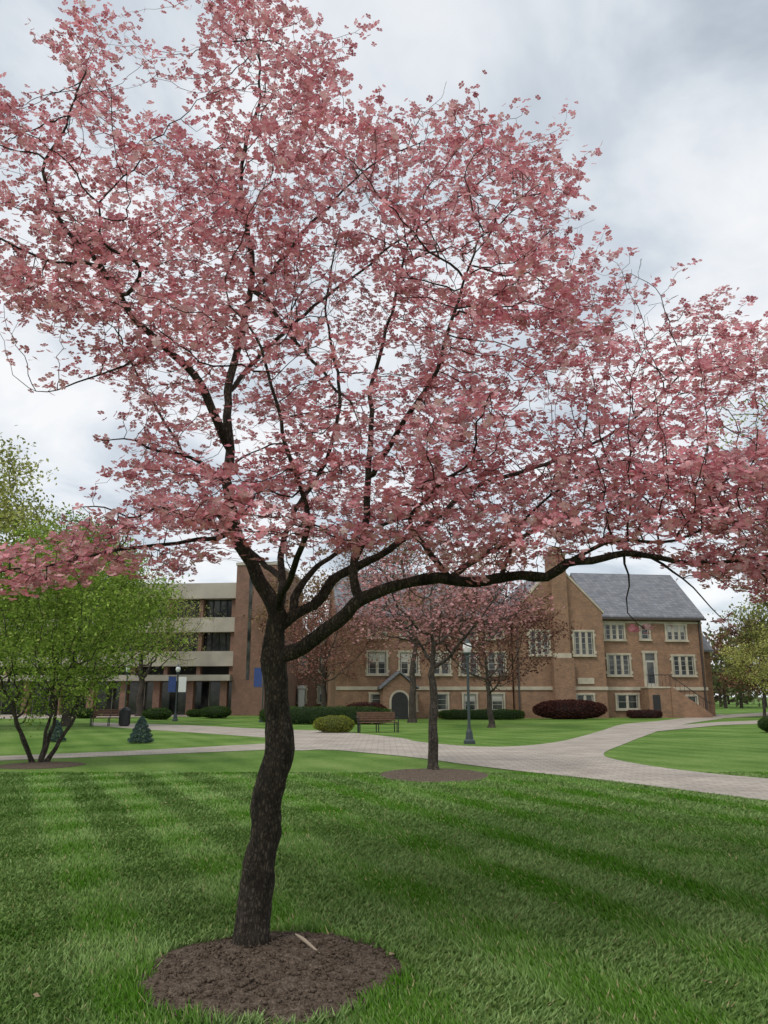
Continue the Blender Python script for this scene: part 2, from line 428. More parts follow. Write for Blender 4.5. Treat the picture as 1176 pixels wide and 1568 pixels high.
# ------------------------------------------------------------------ ground & paths
V = np.array([(-900, -300, 0), (900, -300, 0), (900, 1500, 0), (-900, 1500, 0)]); mesh_np('lawn_ground', V, [[0, 1, 2, 3]], M_lawn)
polyC = [(440, 1119), (520, 1121), (610, 1130), (640, 1136), (720, 1143), (790, 1143), (850, 1137), (890, 1128), (925, 1118), (955, 1109), (1010, 1104), (1060, 1098), (1105, 1094),
         (1112, 1099), (1060, 1107), (1020, 1116), (985, 1128), (955, 1140), (930, 1150), (925, 1157), (940, 1163), (1000, 1174), (1080, 1184), (1176, 1193), (1300, 1204),
         (1300, 1244), (1176, 1227), (1050, 1211), (930, 1196), (820, 1184), (720, 1172), (640, 1161), (560, 1153), (500, 1148), (440, 1146)]
PC = [tuple(p) for p in catmull([G(*p) for p in polyC], True, 5)]
sheet('paved_path', PC, 0.012, M_path)
PA = [G(*p) for p in [(-200, 1165), (0, 1158), (200, 1150), (440, 1137), (520, 1133), (520, 1149), (440, 1147), (200, 1157), (0, 1165), (-200, 1173)]]
sheet('paved_path', PA, 0.008, M_path)
sheet('paved_path', [G(*p) for p in [(140, 1106), (300, 1111), (440, 1118), (520, 1122), (520, 1134), (400, 1129), (300, 1122), (220, 1117), (140, 1111)]], 0.004, M_path)
sheet('paved_path', [G(*p) for p in [(1070, 1097), (1176, 1091), (1400, 1085), (1400, 1089), (1176, 1096), (1090, 1101)]], 0.016, M_path)
sheet('paved_path', [G(*p) for p in [(1010, 1113), (1100, 1106), (1176, 1103), (1400, 1098), (1400, 1102), (1176, 1108), (1100, 1111), (990, 1122)]], 0.020, M_path)
sheet('paved_path', [G(*p) for p in [(-300, 1096), (330, 1093), (330, 1097), (0, 1101), (-300, 1104)]], 0.016, M_path)

def mulch(name, cx, cy, r0, bump=0.05, ell=1.0):
    V = []; F = []; nr, na = 46, 110
    for i in range(nr+1):
        for j in range(na):
            a = 2*math.pi*j/na; rr = r0*(i/nr)*(1+0.05*mnoise.noise(Vector((math.cos(a)*2, math.sin(a)*2, cx))))
            x = cx+rr*math.cos(a); y = cy+rr*math.sin(a)*ell
            z = 0.006+bump*(1-(i/nr)**2)+ (1-(i/nr)**6)*(0.018*mnoise.noise(Vector((x*7, y*7, 0)))+0.012*mnoise.noise(Vector((x*22, y*22, 3)))+0.006*mnoise.noise(Vector((x*60, y*60, 3))))
            V.append((x, y, max(z, 0.005)))
    for i in range(nr):
        for j in range(na):
            k = (j+1) % na; F.append((i*na+j, (i+1)*na+j, (i+1)*na+k, i*na+k))
    return mesh_np(name, np.array(V), np.array(F), M_soil, smooth=True)
MC = (-0.66, 5.12, 0.78)
mulch('mulch_bed', *MC)
c2 = G(665, 1187); mulch('mulch_bed', c2[0], c2[1], 1.15, 0.04, 1.3)
c3 = G(62, 1172); mulch('mulch_bed', c3[0], c3[1], 1.0, 0.03)

def clods(cx, cy, r0, n, name):
    a = rng.random(n)*2*math.pi; rr = r0*np.sqrt(rng.random(n))*0.98
    c = np.stack([cx+rr*np.cos(a), cy+rr*np.sin(a), 0.012+0.05*(1-(rr/r0)**2)], 1); s = (0.004+0.014*rng.random(n)**3)[:, None]
    O = np.array([(1, 0, 0), (0, 1, 0), (-1, 0, 0), (0, -1, 0), (0, 0, 1), (0, 0, -1)])
    V = (c[:, None, :]+O[None]*s[:, None, :]*(0.6+0.7*rng.random((n, 6, 1)))).reshape(-1, 3)
    f = np.array([(0, 1, 4), (1, 2, 4), (2, 3, 4), (3, 0, 4), (1, 0, 5), (2, 1, 5), (3, 2, 5), (0, 3, 5)])
    F = (f[None]+(np.arange(n)*6)[:, None, None]).reshape(-1, 3)
    mesh_np(name, V, F, M_soil)
clods(*MC, 2600, 'soil_clods')

# ---- grass blades
NB = 380000
Y = 2.4+(17.5-2.4)*rng.random(NB*2)**1.25
X = rng.uniform(-1, 1, len(Y))*(0.56*Y+0.8)
keep = ~inpoly(X, Y, PC) & ~inpoly(X, Y, PA)
ang = np.arctan2(Y-MC[1], X-MC[0]); dm = np.hypot(X-MC[0], Y-MC[1])
keep &= dm > MC[2]*(0.96+0.05*np.sin(ang*5+1)+0.03*np.sin(ang*13)+0.02*np.sin(ang*29))
keep &= np.hypot(X-c2[0], (Y-c2[1])/1.3) > 1.12
keep &= np.hypot(X-c3[0], Y-c3[1]) > 0.97
X = X[keep][:NB]; Y = Y[keep][:NB]; n = len(X)
pt = np.array([mnoise.noise(Vector((x*0.9, y*0.9, 0)))+0.6*mnoise.noise(Vector((x*4, y*4, 5))) for x, y in zip(X, Y)])
big = np.array([mnoise.noise(Vector((x*0.35, y*0.35, 9))) for x, y in zip(X[:], Y[:])])
st = np.sin((X*STR_N[0]+Y*STR_N[1])*2*math.pi/STR_P+0.5*pt)
st2 = np.sin((X*0.45+Y*-0.89)*2*math.pi/1.5+0.5*pt)
lean = 0.75*np.tanh(st*2.0)
h = (0.021+0.019*rng.random(n))*(1+0.2*pt); w = 0.0028*(1+Y/3.5)
edge = np.abs(np.hypot(X-MC[0], Y-MC[1])-MC[2]) < 0.07; h[edge] *= 1.8
th = rng.random(n)*math.pi
bx, by = np.cos(th)*w, np.sin(th)*w
tipx = X+h*(0.5*rng.normal(size=n)+lean*0.43); tipy = Y+h*(0.5*rng.normal(size=n)-lean*0.9)
V = np.stack([np.stack([X-bx, Y-by, np.zeros(n)], 1), np.stack([X+bx, Y+by, np.zeros(n)], 1), np.stack([tipx, tipy, h], 1)], 1).reshape(-1, 3)
lw = 1/(1+np.exp((X+1.2)*2))
amp = np.clip(0.42*(1+0.9*big), 0.18, 0.65)
t = np.clip(0.50+amp*np.tanh(st*1.8)*(1-0.35*lw)+0.24*st2*(0.25+0.75*lw)+0.32*pt+0.2*rng.normal(size=n), -0.12, 1.3)[:, None]
cA = np.array([0.075, 0.175, 0.02]); cB = np.array([0.27, 0.39, 0.14])
c = np.clip(cA*(1-t)+cB*t, 0.01, 0.9); dry = rng.random(n) < 0.03; c[dry] = (0.38, 0.34, 0.17)
cc = np.stack([c*0.8, c*0.8, c*1.15], 1).reshape(-1, 3)
mesh_np('lawn_grass', V, np.arange(3*n).reshape(n, 3), M_grass, cols=cc)

# ------------------------------------------------------------------ main dogwood
limbs = [
 [(385, 1475, 5.55, .165), (385, 1452, 5.55, .145), (389, 1400, 5.55, .126), (397, 1330, 5.54, .118), (405, 1270, 5.54, .113), (415, 1200, 5.54, .108), (427, 1150, 5.54, .11), (426, 1100, 5.55, .096), (421, 1050, 5.55, .091), (419, 1012, 5.55, .112), (418, 985, 5.55, .09), (423, 940, 5.55, .075)],
 [(423, 940, 5.55, .07), (408, 905, 5.6, .060), (384, 860, 5.62, .056), (360, 810, 5.65, .053), (349, 750, 5.7, .048), (352, 690, 5.75, .043), (348, 620, 5.8, .038), (362, 540, 5.85, .034), (378, 470, 5.9, .030), (388, 400, 5.9, .026), (372, 320, 5.9, .022), (372, 240, 5.95, .018), (400, 140, 6.0, .013), (390, 60, 6.0, .009)],
 [(352, 690, 5.75, .042), (328, 640, 5.6, .038), (300, 575, 5.5, .034), (240, 520, 5.35, .030), (185, 460, 5.2, .026), (150, 405, 5.1, .022), (95, 340, 5.0, .018), (68, 270, 4.9, .014), (95, 200, 4.9, .01), (130, 110, 4.9, .007)],
 [(185, 460, 5.2, .018), (215, 410, 5.0, .015), (160, 370, 4.8, .012), (148, 300, 4.7, .008)],
 [(150, 405, 5.1, .015), (80, 400, 5.0, .012), (10, 370, 4.9, .009), (-60, 340, 4.8, .006)],
 [(421, 1005, 5.55, .075), (445, 997, 5.5, .062), (480, 978, 5.4, .055), (520, 950, 5.3, .052), (555, 918, 5.25, .052), (590, 902, 5.2, .046), (640, 888, 5.1, .042), (690, 884, 5.05, .04), (735, 893, 5.0, .038), (790, 880, 4.9, .036), (838, 882, 4.85, .036), (872, 862, 4.8, .032), (930, 853, 4.75, .026), (1000, 855, 4.7, .02), (1090, 862, 4.65, .014), (1190, 850, 4.6, .009)],
 [(421, 960, 5.55, .058), (455, 940, 5.6, .045), (490, 915, 5.65, .042), (520, 880, 5.7, .038), (580, 850, 5.8, .032), (650, 805, 6.0, .028), (730, 745, 6.2, .024), (850, 705, 6.4, .018), (960, 650, 6.6, .012), (1060, 560, 6.7, .008)],
 [(552, 918, 5.25, .045), (542, 880, 5.3, .034), (556, 820, 5.4, .030), (562, 740, 5.5, .027), (568, 660, 5.6, .023), (570, 580, 5.7, .018), (600, 480, 5.8, .014), (620, 380, 5.9, .01)],
 [(562, 740, 5.5, .024), (610, 660, 5.2, .022), (650, 600, 5.0, .018), (690, 500, 4.8, .013), (720, 400, 4.7, .009)],
 [(423, 945, 5.55, .05), (432, 900, 5.9, .035), (428, 850, 6.2, .03), (450, 790, 6.5, .026), (500, 700, 6.8, .022), (520, 600, 7.0, .018), (500, 470, 7.1, .012), (520, 350, 7.1, .008)],
 [(690, 884, 5.05, .026), (650, 840, 5.0, .02), (630, 790, 4.9, .016), (690, 730, 4.6, .012)],
 [(770, 880, 4.95, .02), (775, 855, 5.0, .016), (800, 800, 5.2, .013), (870, 740, 5.4, .01), (960, 700, 5.5, .007)],
 [(388, 440, 5.9, .024), (430, 490, 5.5, .018), (470, 545, 5.2, .014), (540, 620, 4.9, .01)],
 [(385, 450, 5.9, .024), (420, 410, 6.1, .02), (470, 350, 6.4, .015), (560, 260, 6.7, .01), (640, 220, 6.8, .007)],
 [(352, 600, 5.8, .024), (400, 540, 6.2, .02), (480, 470, 6.6, .016), (650, 340, 7.0, .01), (760, 260, 7.0, .007)],
 [(360, 815, 5.65, .03), (310, 828, 5.5, .018), (240, 835, 5.3, .014), (150, 850, 5.1, .011), (60, 868, 5.0, .008), (-60, 880, 4.9, .005)],
 [(347, 740, 5.7, .025), (300, 705, 5.5, .016), (240, 690, 5.35, .012), (205, 672, 5.3, .008), (155, 676, 5.25, .004)],
 [(330, 800, 5.6, .02), (250, 775, 5.5, .012), (205, 795, 5.4, .009), (160, 778, 5.35, .006), (100, 776, 5.3, .003)],
 [(240, 520, 5.35, .018), (190, 560, 5.2, .01), (120, 585, 5.1, .007), (60, 600, 5.0, .004), (20, 575, 5.0, .003)],
 [(432, 890, 5.9, .03), (400, 860, 6.4, .026), (330, 780, 7.0, .022), (260, 660, 7.4, .016), (180, 520, 7.6, .01)],
 [(425, 925, 5.5, .03), (450, 870, 5.0, .024), (470, 800, 4.7, .02), (440, 680, 4.5, .014), (400, 520, 4.3, .009)],
 [(690, 884, 5.05, .026), (760, 840, 5.6, .02), (880, 780, 6.2, .015), (1020, 700, 6.6, .01)],
 [(872, 862, 4.8, .018), (930, 830, 4.7, .013), (1020, 828, 4.65, .010), (1110, 800, 4.6, .007), (1200, 790, 4.5, .004)],
 [(950, 853, 4.75, .010), (965, 890, 4.75, .006), (960, 930, 4.75, .004), (990, 965, 4.75, .0025)],
 [(1000, 855, 4.7, .010), (1050, 890, 4.65, .006), (1090, 925, 4.6, .004), (1120, 960, 4.6, .0025)],
 [(440, 930, 5.6, .04), (470, 880, 5.7, .026), (510, 850, 5.9, .02), (600, 800, 6.3, .015), (700, 780, 6.6, .01)],
]
pos = []; par = []; spec = []
for li, lb in enumerate(limbs):
    pts = [np.array([*S(a, b_, Yd), r_*0.88]) for a, b_, Yd, r_ in lb]
    cr = catmull(pts, False, 8); out = [cr[0]]
    for q in cr[1:]:
        if np.linalg.norm(q[:3]-out[-1][:3]) > (0.03 if li == 0 else 0.06): out.append(q)
    if li == 0: prev = -1; st_ = 0
    else:
        A = np.array([p[:3] for p in pos]); prev = int(np.linalg.norm(A-out[0][:3], axis=1).argmin()); st_ = 1
    for q in out[st_:]:
        wob = 0.014 if li else 0.007
        qq = q[:3]+np.array([mnoise.noise(Vector(q[:3])*5), mnoise.noise(Vector(q[:3])*5+Vector((9, 0, 0))), mnoise.noise(Vector(q[:3])*5+Vector((0, 9, 0)))])*wob*2
        pos.append(qq); par.append(prev); spec.append(q[3]); prev = len(pos)-1
hull = [(-200, 120), (-200, 480), (0, 470), (70, 520), (150, 560), (180, 620), (230, 650), (180, 690), (190, 750), (230, 800), (330, 850), (440, 815), (540, 855), (640, 825), (760, 860), (800, 810), (900, 800), (1010, 800), (1176, 900), (1320, 920), (1320, 560), (1176, 500), (1130, 480), (1045, 455), (1000, 470), (935, 410), (885, 330), (880, 260), (850, 215), (820, 225), (780, 200), (700, 165), (640, 195), (560, 160), (535, 200), (510, 150), (530, 80), (510, 60), (430, -40), (310, -40), (325, 80), (290, 115), (335, 170), (300, 195), (215, 190), (195, 130), (205, 50), (110, 10), (70, 60), (105, 120), (110, 175), (30, 170), (0, 140)]
hull2 = [(-150, 825), (0, 835), (100, 808), (250, 770), (350, 810), (330, 870), (200, 885), (60, 912), (-150, 925)]
hull3 = [(1060, 870), (1180, 850), (1250, 900), (1200, 930), (1080, 900)]
hull4 = [(200, 730), (400, 710), (600, 730), (900, 700), (1250, 700), (1320, 900), (1176, 905), (1010, 830), (880, 845), (760, 865), (640, 840), (540, 860), (440, 835), (330, 860), (230, 810)]
def crown_points(n, poly, depth=(3.9, 8.2), thin=False):
    poly = np.array(poly, float); lo = poly.min(0); hi = poly.max(0); res = []
    while len(res) < n:
        m_ = 4000; a = rng.uniform(lo[0], hi[0], m_); b_ = rng.uniform(lo[1], hi[1], m_)
        ins = inpoly(a, b_, poly); a = a[ins]; b_ = b_[ins]
        for aa, bb in zip(a, b_):
            Yd = rng.uniform(*depth); p = S(aa, bb, Yd); dx = p[0]+0.4; dy = Yd-5.9
            if not thin:
                e = (dx/4.5)**2+(dy/2.4)**2
                if e > 1: continue
                if p[2] > 8.3-0.10*(dx*dx+dy*dy): continue
                if p[2] < 2.25: continue
                low = (p[2]-2.3)/4
                if e < 0.14 and low < 0.55 and rng.random() > 0.3: continue
            res.append(p)
            if len(res) >= n: break
    return np.array(res)
def bearing(Q):
    dz = Q[:, 2]-EYE; dep = Q[:, 1]*CP+dz*SP; up_ = -Q[:, 1]*SP+dz*CP
    return 588+FPX*Q[:, 0]/dep, 784-FPX*up_/dep
NCL = 430
cc_ = crown_points(NCL, hull)
k = rng.integers(0, NCL, 7400)
at1 = cc_[k]+rng.normal(size=(7400, 3))*np.array([0.19, 0.19, 0.04])
a_, b_ = bearing(at1); at1 = at1[inpoly(a_, b_, np.array(hull, float))]
at2 = crown_points(650, hull)
at3 = crown_points(430, hull2, (4.4, 6.3), True)
at4 = crown_points(110, hull3, (4.2, 5.4), True)
c5 = crown_points(140, hull4, (4.1, 7.0)); k = rng.integers(0, 140, 1900); at5 = c5[k]+rng.normal(size=(1900, 3))*np.array([0.20, 0.20, 0.03])
shoots = [((500, 130), (562, 28)), ((490, 90), (548, 40)), ((150, 120), (222, 15)), ((120, 90), (165, 5)), ((100, 100), (52, 48)), ((350, 110), (258, 112)), ((330, 20), (300, -30)),
          ((640, 210), (735, 128)), ((620, 190), (690, 128)), ((560, 200), (585, 135)), ((540, 190), (640, 165)), ((770, 230), (808, 155)), ((820, 260), (876, 170)), ((830, 300), (916, 222)), ((840, 330), (905, 262)),
          ((860, 380), (915, 335)), ((890, 400), (932, 358)), ((930, 450), (985, 398)), ((940, 470), (965, 385)), ((1030, 490), (1044, 408)), ((1060, 480), (1110, 440)), ((1090, 510), (1150, 455)), ((20, 200), (-5, 130)), ((60, 200), (75, 150)), ((230, 230), (215, 175))]
sh_ = []
for (a0, b0), (a1, b1_) in shoots:
    Yd = rng.uniform(5.2, 6.4)
    for t in np.linspace(0, 1, 20):
        p = np.array(S(a0+(a1-a0)*t, b0+(b1_-b0)*t, Yd)); sh_.append(p+rng.normal(size=3)*np.array([0.08, 0.10, 0.06])*(1.15-t))
at6 = np.array(sh_)
attr = np.vstack([at1, at2, at3, at4, at5, at6])
okm = np.array([p[2] > 2.25 and s < 0.045 for p, s in zip(pos, spec)])
P, pr = grow(pos, par, okm, attr, 0.085, 0.088, 220, 0.22, 0.03)
R, has = radii(P, pr, 0.0020, 2.25, np.array(spec))
tree = empty('dogwood_tree', (0, 0, 0))
tubes('trunk_and_limbs', P, pr, R, M_bark, tree, 0.2)
tips = np.where(~has)[0]
thin = np.where(has & (R < 0.0062) & (np.arange(len(P)) > len(spec)))[0]
def dens(p):
    f = 1.0 if p[2] > 3.4 else 0.5
    return f*(mnoise.noise(Vector(p)*1.1+Vector((3, 1, 7)))+0.6*mnoise.noise(Vector(p)*3.0))
dt_ = np.array([dens(P[i]) for i in tips]); tips = tips[dt_ > -0.34]
dh_ = np.array([dens(P[i]) for i in thin]); thin = thin[dh_ > -0.22]
k1 = np.repeat(tips, 9); k2 = rng.choice(thin, 17000, replace=True)
kk = np.concatenate([k1, k2]); nF = len(kk)
print('flowers', nF)
fp = P[kk]+rng.normal(size=(nF, 3))*np.array([0.055, 0.055, 0.016])+np.array([0, 0, 0.012])
nn = unit(rng.normal(size=(nF, 3))*0.45+np.array([0, 0, 1.0])+np.array([0, -0.15, 0]))
col = palette(nF, [(0.43, 0.09, 0.135), (0.59, 0.175, 0.222), (0.72, 0.30, 0.335), (0.86, 0.52, 0.54)], 0.12)
shade = np.array([mnoise.noise(Vector(P[i])*1.6) for i in kk]); col *= (1+0.35*shade)[:, None]
flowers('blossoms', fp, nn, np.full(nF, 0.0285)*(0.75+0.45*rng.random(nF)), np.clip(col, 0, 0.9), tree)

# ------------------------------------------------------------------ other trees
PINK = [(0.24, 0.065, 0.07), (0.42, 0.15, 0.16), (0.70, 0.36, 0.37)]
x, y = G(665, 1180)
make_tree('dogwood_tree', x, y, 5.2, 3.75, (2.35, 2.2, 1.15), 0.12, 1.9, 100, 1300, 4600, 0.040, PINK, M_bark2, bigflower=True, flat=0.35)
GREEN = [(0.12, 0.20, 0.03), (0.22, 0.33, 0.055), (0.36, 0.44, 0.11)]
YG = [(0.24, 0.27, 0.07), (0.40, 0.41, 0.12), (0.50, 0.49, 0.2)]
x, y = G(58, 1168)
make_tree('crabapple_tree', x, y, 5.8, 3.45, (2.9, 2.5, 2.3), 0.13, 0.9, 150, 1600, 38000, 0.08, GREEN, stems=5, spread=0.55)
make_tree('willow_tree', -23.5, 38, 15, 9.8, (6.4, 5, 5.6), 0.32, 3.0, 120, 1500, 28000, 0.22, YG)
make_tree('maple_tree', -17.5, 44, 11.5, 7.4, (4.6, 4, 4.4), 0.28, 2.5, 110, 1400, 24000, 0.18, GREEN)
make_tree('ash_tree', *G(213, 1097), 11.5, 7.2, (4.7, 4, 4.3), 0.30, 3.0, 110, 1800, 8500, 0.13, YG)
make_tree('young_tree', *G(325, 1092), 6, 3.6, (2.2, 2, 1.8), 0.12, 1.4, 50, 600, 900, 0.1, YG)
RED = [(0.12, 0.05, 0.04), (0.22, 0.11, 0.07), (0.30, 0.2, 0.12)]
make_tree('redbud_tree', *G(495, 1101), 8.6, 5.6, (4.2, 3.4, 2.9), 0.2, 2.0, 100, 1300, 8000, 0.15, [(0.16, 0.06, 0.05), (0.32, 0.14, 0.12), (0.44, 0.25, 0.2)])
make_tree('plum_tree', 5.6, 42, 7.6, 4.9, (3.8, 3, 2.7), 0.17, 1.8, 100, 1300, 9500, 0.14, [(0.07, 0.03, 0.028), (0.16, 0.07, 0.058), (0.26, 0.13, 0.10)])
make_tree('oak_tree', 1.8, 50, 12.5, 8.6, (5.2, 4, 3.8), 0.25, 3.0, 100, 1300, 8000, 0.17, [(0.18, 0.10, 0.06), (0.32, 0.20, 0.11)])
make_tree('hawthorn_tree', -5.0, 66, 13, 8.6, (5.5, 4, 4.0), 0.25, 3.0, 90, 1100, 9000, 0.24, [(0.18, 0.10, 0.06), (0.34, 0.24, 0.13)])
make_tree('honey_locust_tree', 13.6, 20.5, 11, 6.8, (4.4, 4.2, 4.2), 0.25, 2.4, 110, 1600, 9000, 0.085, YG, off=(-0.2, 0))
make_tree('elm_tree', 34, 62, 12, 7.5, (5, 5, 4.6), 0.3, 2.6, 100, 1200, 13000, 0.24, [(0.14, 0.18, 0.05), (0.34, 0.34, 0.12)])
make_tree('purple_maple_tree', 35.0, 72, 9.0, 5.0, (4.6, 4, 3.8), 0.25, 1.5, 90, 1000, 11000, 0.25, RED)
make_tree('birch_tree', 28.6, 60, 6.5, 4.2, (2.6, 2.6, 2.4), 0.13, 1.4, 60, 700, 6000, 0.16, YG)

def treeline():
    e = empty('distant_treeline'); pts = []; cols = []; TP = []; TF = []
    for i in range(230):
        x = rng.uniform(-190, 190); y = rng.uniform(105, 165); H = rng.uniform(7, 14); w_ = H*0.45
        cp = ellip_clumps((x, y, H*0.52), (w_, w_, H*0.5), 14, 330, 0.4, 0.32); cp = cp[cp[:, 2] > 0.2]
        pts.append(cp); b_ = [(0.14, 0.16, 0.07), (0.2, 0.2, 0.10), (0.13, 0.1, 0.075), (0.22, 0.23, 0.13)][rng.integers(0, 4)]
        cols.append(np.clip(np.array(b_)*(0.75+0.5*rng.random((len(cp), 1))), 0, 1))
        k = len(TP); r_ = 0.25
        TP += [(x-r_, y, 0), (x+r_, y, 0), (x+r_*.5, y, H*0.7), (x-r_*.5, y, H*0.7)]; TF.append((k, k+1, k+2, k+3))
    pts = np.vstack(pts); leaf_cloud('leaves', pts, 0.95, np.vstack(cols), M_leaf, e)
    mesh_np('trunks', np.array(TP), np.array(TF), M_bark2, e)
treeline()

def hedge(name, x, y, lx, ly, h_, cols, n, ls=0.06, rotz=0, dome=0.35):
    e = empty(name, (x, y, 0), rotz)
    u = rng.uniform(-1, 1, (n, 3)); p_ = 4 if dome < 0.5 else 2.2
    nrm = (np.abs(u)**p_).sum(1)**(1/p_); u = u/nrm[:, None]*(0.93+0.09*rng.random((n, 1)))
    pts = u*np.array([lx/2, ly/2, h_/2])+np.array([0, 0, h_/2])
    pts[:, 2] += 0.06*np.array([mnoise.noise(Vector((a, b_, c_))*2.2) for a, b_, c_ in pts]); pts = pts[pts[:, 2] > 0.01]
    leaf_cloud('leaves', pts, ls, palette(len(pts), cols, 0.2), M_leaf, e, 0.3)
    V = []; F = []; seg, ring = 20, 10
    for i in range(ring+1):
        for j in range(seg):
            ph = math.pi*i/ring; tt = 2*math.pi*j/seg; d = np.array([math.sin(ph)*math.cos(tt), math.sin(ph)*math.sin(tt), math.cos(ph)])
            d = d/((np.abs(d)**p_).sum()**(1/p_))*0.92; V.append(d*np.array([lx/2, ly/2, h_/2])+np.array([0, 0, h_/2]))
    for i in range(ring):
        for j in range(seg):
            k = (j+1) % seg; F.append((i*seg+j, (i+1)*seg+j, (i+1)*seg+k, i*seg+k))
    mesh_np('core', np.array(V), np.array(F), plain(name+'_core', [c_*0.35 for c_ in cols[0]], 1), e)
HG = [(0.035, 0.07, 0.015), (0.08, 0.13, 0.035)]
x, y = G(511, 1122); hedge('boxwood_shrub', x, y, 1.9, 1.2, 0.75, [(0.14, 0.17, 0.03), (0.30, 0.32, 0.06)], 5000, 0.05, 0, 0.6)
x, y, _ = S(500, 1100, 47); hedge('clipped_hedge', x, y, 7.8, 1.2, 1.0, HG, 9000, 0.08)
BB = [(0.05, 0.02, 0.018), (0.13, 0.055, 0.045)]
x, y, _ = S(873, 1090, 57.0); hedge('barberry_hedge', x, y, 5.4, 1.6, 1.35, BB, 9000, 0.12, 0.1, 0.6)
x, y, _ = S(1000, 1090, 60.0); hedge('barberry_hedge', x-0.8, y-0.4, 2.6, 1.0, 0.6, BB, 3000, 0.08, 0.1)
x, y = G(1172, 1122); hedge('round_shrub', x+0.4, y, 1.3, 1.2, 0.75, HG, 3500, 0.05, 0, 0.6)
x, y, _ = S(715, 1090, 56); hedge('foundation_hedge', x+1, y, 6.0, 1.0, 0.7, HG, 5000, 0.08)
x, y, _ = S(560, 1090, 54); hedge('foundation_hedge', x, y, 3.0, 1.4, 1.2, BB, 4000, 0.09, 0, 0.6)
for a, b_, s_ in ((130, 1100, 1.5), (330, 1100, 1.8), (300, 1098, 1.2), (240, 1102, 1.6)):
    x, y = G(a, b_); hedge('round_shrub', x, y, s_*1.3, s_, s_*0.5, HG, 2500, 0.09, 0, 0.6)
def spruce(x, y, h_):
    e = empty('blue_spruce', (x, y, 0)); n = 6000; z = rng.random(n)**1.3*0.98
    a = rng.random(n)*2*math.pi; lay = 0.7+0.3*np.abs(np.sin(z*17+0.6*np.sin(a*5)))
    rr = (1-z)**0.7*0.52*h_*lay*(0.6+0.45*rng.random(n)**0.5)
    pts = np.stack([rr*np.cos(a), rr*np.sin(a), 0.04+z*h_*0.97], 1)
    leaf_cloud('needles', pts, 0.07*h_, palette(n, [(0.06, 0.10, 0.085), (0.15, 0.22, 0.20)], 0.25), M_leaf, e, 0.2, 0.3)
    P_ = np.array([(0, 0, i*h_/6) for i in range(7)]); tubes('trunk', P_, np.arange(-1, 6), np.linspace(0.03, 0.005, 7)*h_, M_bark2, e)
spruce(*G(215, 1138), 0.9); spruce(*G(84, 1136), 0.75)

# ------------------------------------------------------------------ brick hall
ox, oy, _ = S(930, 1066, 60.0); ANG = math.radians(8)
B = Builder('brick_hall', (ox, oy, 0), ANG)
def window(B, u, z0, z1, w_, y, n=2, rows=3, tr=0.14):
    a, b_ = u-w_/2, u+w_/2
    B.box('window_glass', M_glass, a, b_, y-0.02, y+0.01, z0, z1)
    B.box('stone_surrounds', M_stone, a-tr, a, y-0.11, y+0.01, z0, z1)
    B.box('stone_surrounds', M_stone, b_, b_+tr, y-0.11, y+0.01, z0, z1)
    B.box('stone_surrounds', M_stone, a-tr-0.03, b_+tr+0.03, y-0.115, y+0.01, z1, z1+tr)
    B.box('stone_surrounds', M_stone, a-tr-0.06, b_+tr+0.06, y-0.16, y+0.01, z0-tr, z0)
    if z1-z0 > 1.3:
        for zz in (z0+0.1, z1-0.35):
            for s in (-1, 1):
                xx = (a-tr) if s < 0 else (b_+tr)
                B.box('stone_quoins', M_stone, min(xx, xx+s*0.10), max(xx, xx+s*0.10), y-0.10, y+0.01, zz, zz+0.2)
    for i in range(1, n):
        xx = a+w_*i/n; B.box('stone_mullions', M_stone, xx-0.06, xx+0.06, y-0.09, y-0.021, z0+0.001, z1-0.001)
    for i in range(n):
        xa, xb = a+w_*i/n, a+w_*(i+1)/n
        for xe in (xa+0.085, xb-0.085): B.box('sashes', M_sash, xe-0.025, xe+0.025, y-0.056, y-0.021, z0+0.002, z1-0.002)
    for j in range(1, rows):
        zz = z0+(z1-z0)*j/rows; B.box('sash_bars', M_sash, a+0.002, b_-0.002, y-0.05, y-0.0215, zz-0.012, zz+0.012)
    B.box('sash_bars', M_sash, a+0.002, b_-0.002, y-0.051, y-0.0215, z0+0.003, z0+0.05); B.box('sash_bars', M_sash, a+0.002, b_-0.002, y-0.051, y-0.0215, z1-0.05, z1-0.003)
    if (int(abs(u*10))+int(z0*3)) % 3 == 0: B.box('blinds', M_sash, a+0.12, b_-0.12, y-0.024, y-0.0205, z1-(z1-z0)*0.45, z1-0.06)
def gable_x(B, x0, x1, y0, y1, ze, zr, ov=0.35):
    ym = (y0+y1)/2; B.prism('walls', M_brick, [(y0, -0.1), (y1, -0.1), (y1, ze), (ym, zr), (y0, ze)], x0, x1, 'x')
    s = (zr-ze)/(ym-y0); t = 0.18
    B.prism('roof', M_slate, [(y0-ov, ze-ov*s+0.03), (ym, zr+0.03), (y1+ov, ze-ov*s+0.03), (y1+ov, ze-ov*s+t), (ym, zr+t+0.05), (y0-ov, ze-ov*s+t)], x0-0.02, x1+0.15, 'x')
AY = 1.5
gable_x(B, 0.05, 9.0, AY, AY+9, 7.9, 11.7)
B.box('gutters', M_copper, 0.3, 9.2, AY-0.50, AY-0.36, 7.50, 7.66)
for u in (0.35, 8.75): B.box('downspouts', M_copper, u-0.06, u+0.06, AY-0.14, AY-0.02, 0, 7.5)
B.box('string_course', M_stone, 0.06, 9.05, AY-0.08, AY+0.01, 2.05, 2.3)
B.box('string_course', M_stone, 0.06, 9.04, AY-0.07, AY+0.01, 7.25, 7.40)
window(B, 1.55, 5.95, 7.11, 1.55, AY, 3); window(B, 4.1, 6.0, 7.1, 0.7, AY, 1); window(B, 6.75, 5.95, 7.11, 1.6, AY, 3)
window(B, 1.75, 3.2, 4.75, 1.75, AY, 3, 4); window(B, 7.15, 3.2, 4.7, 1.75, AY, 3, 4)
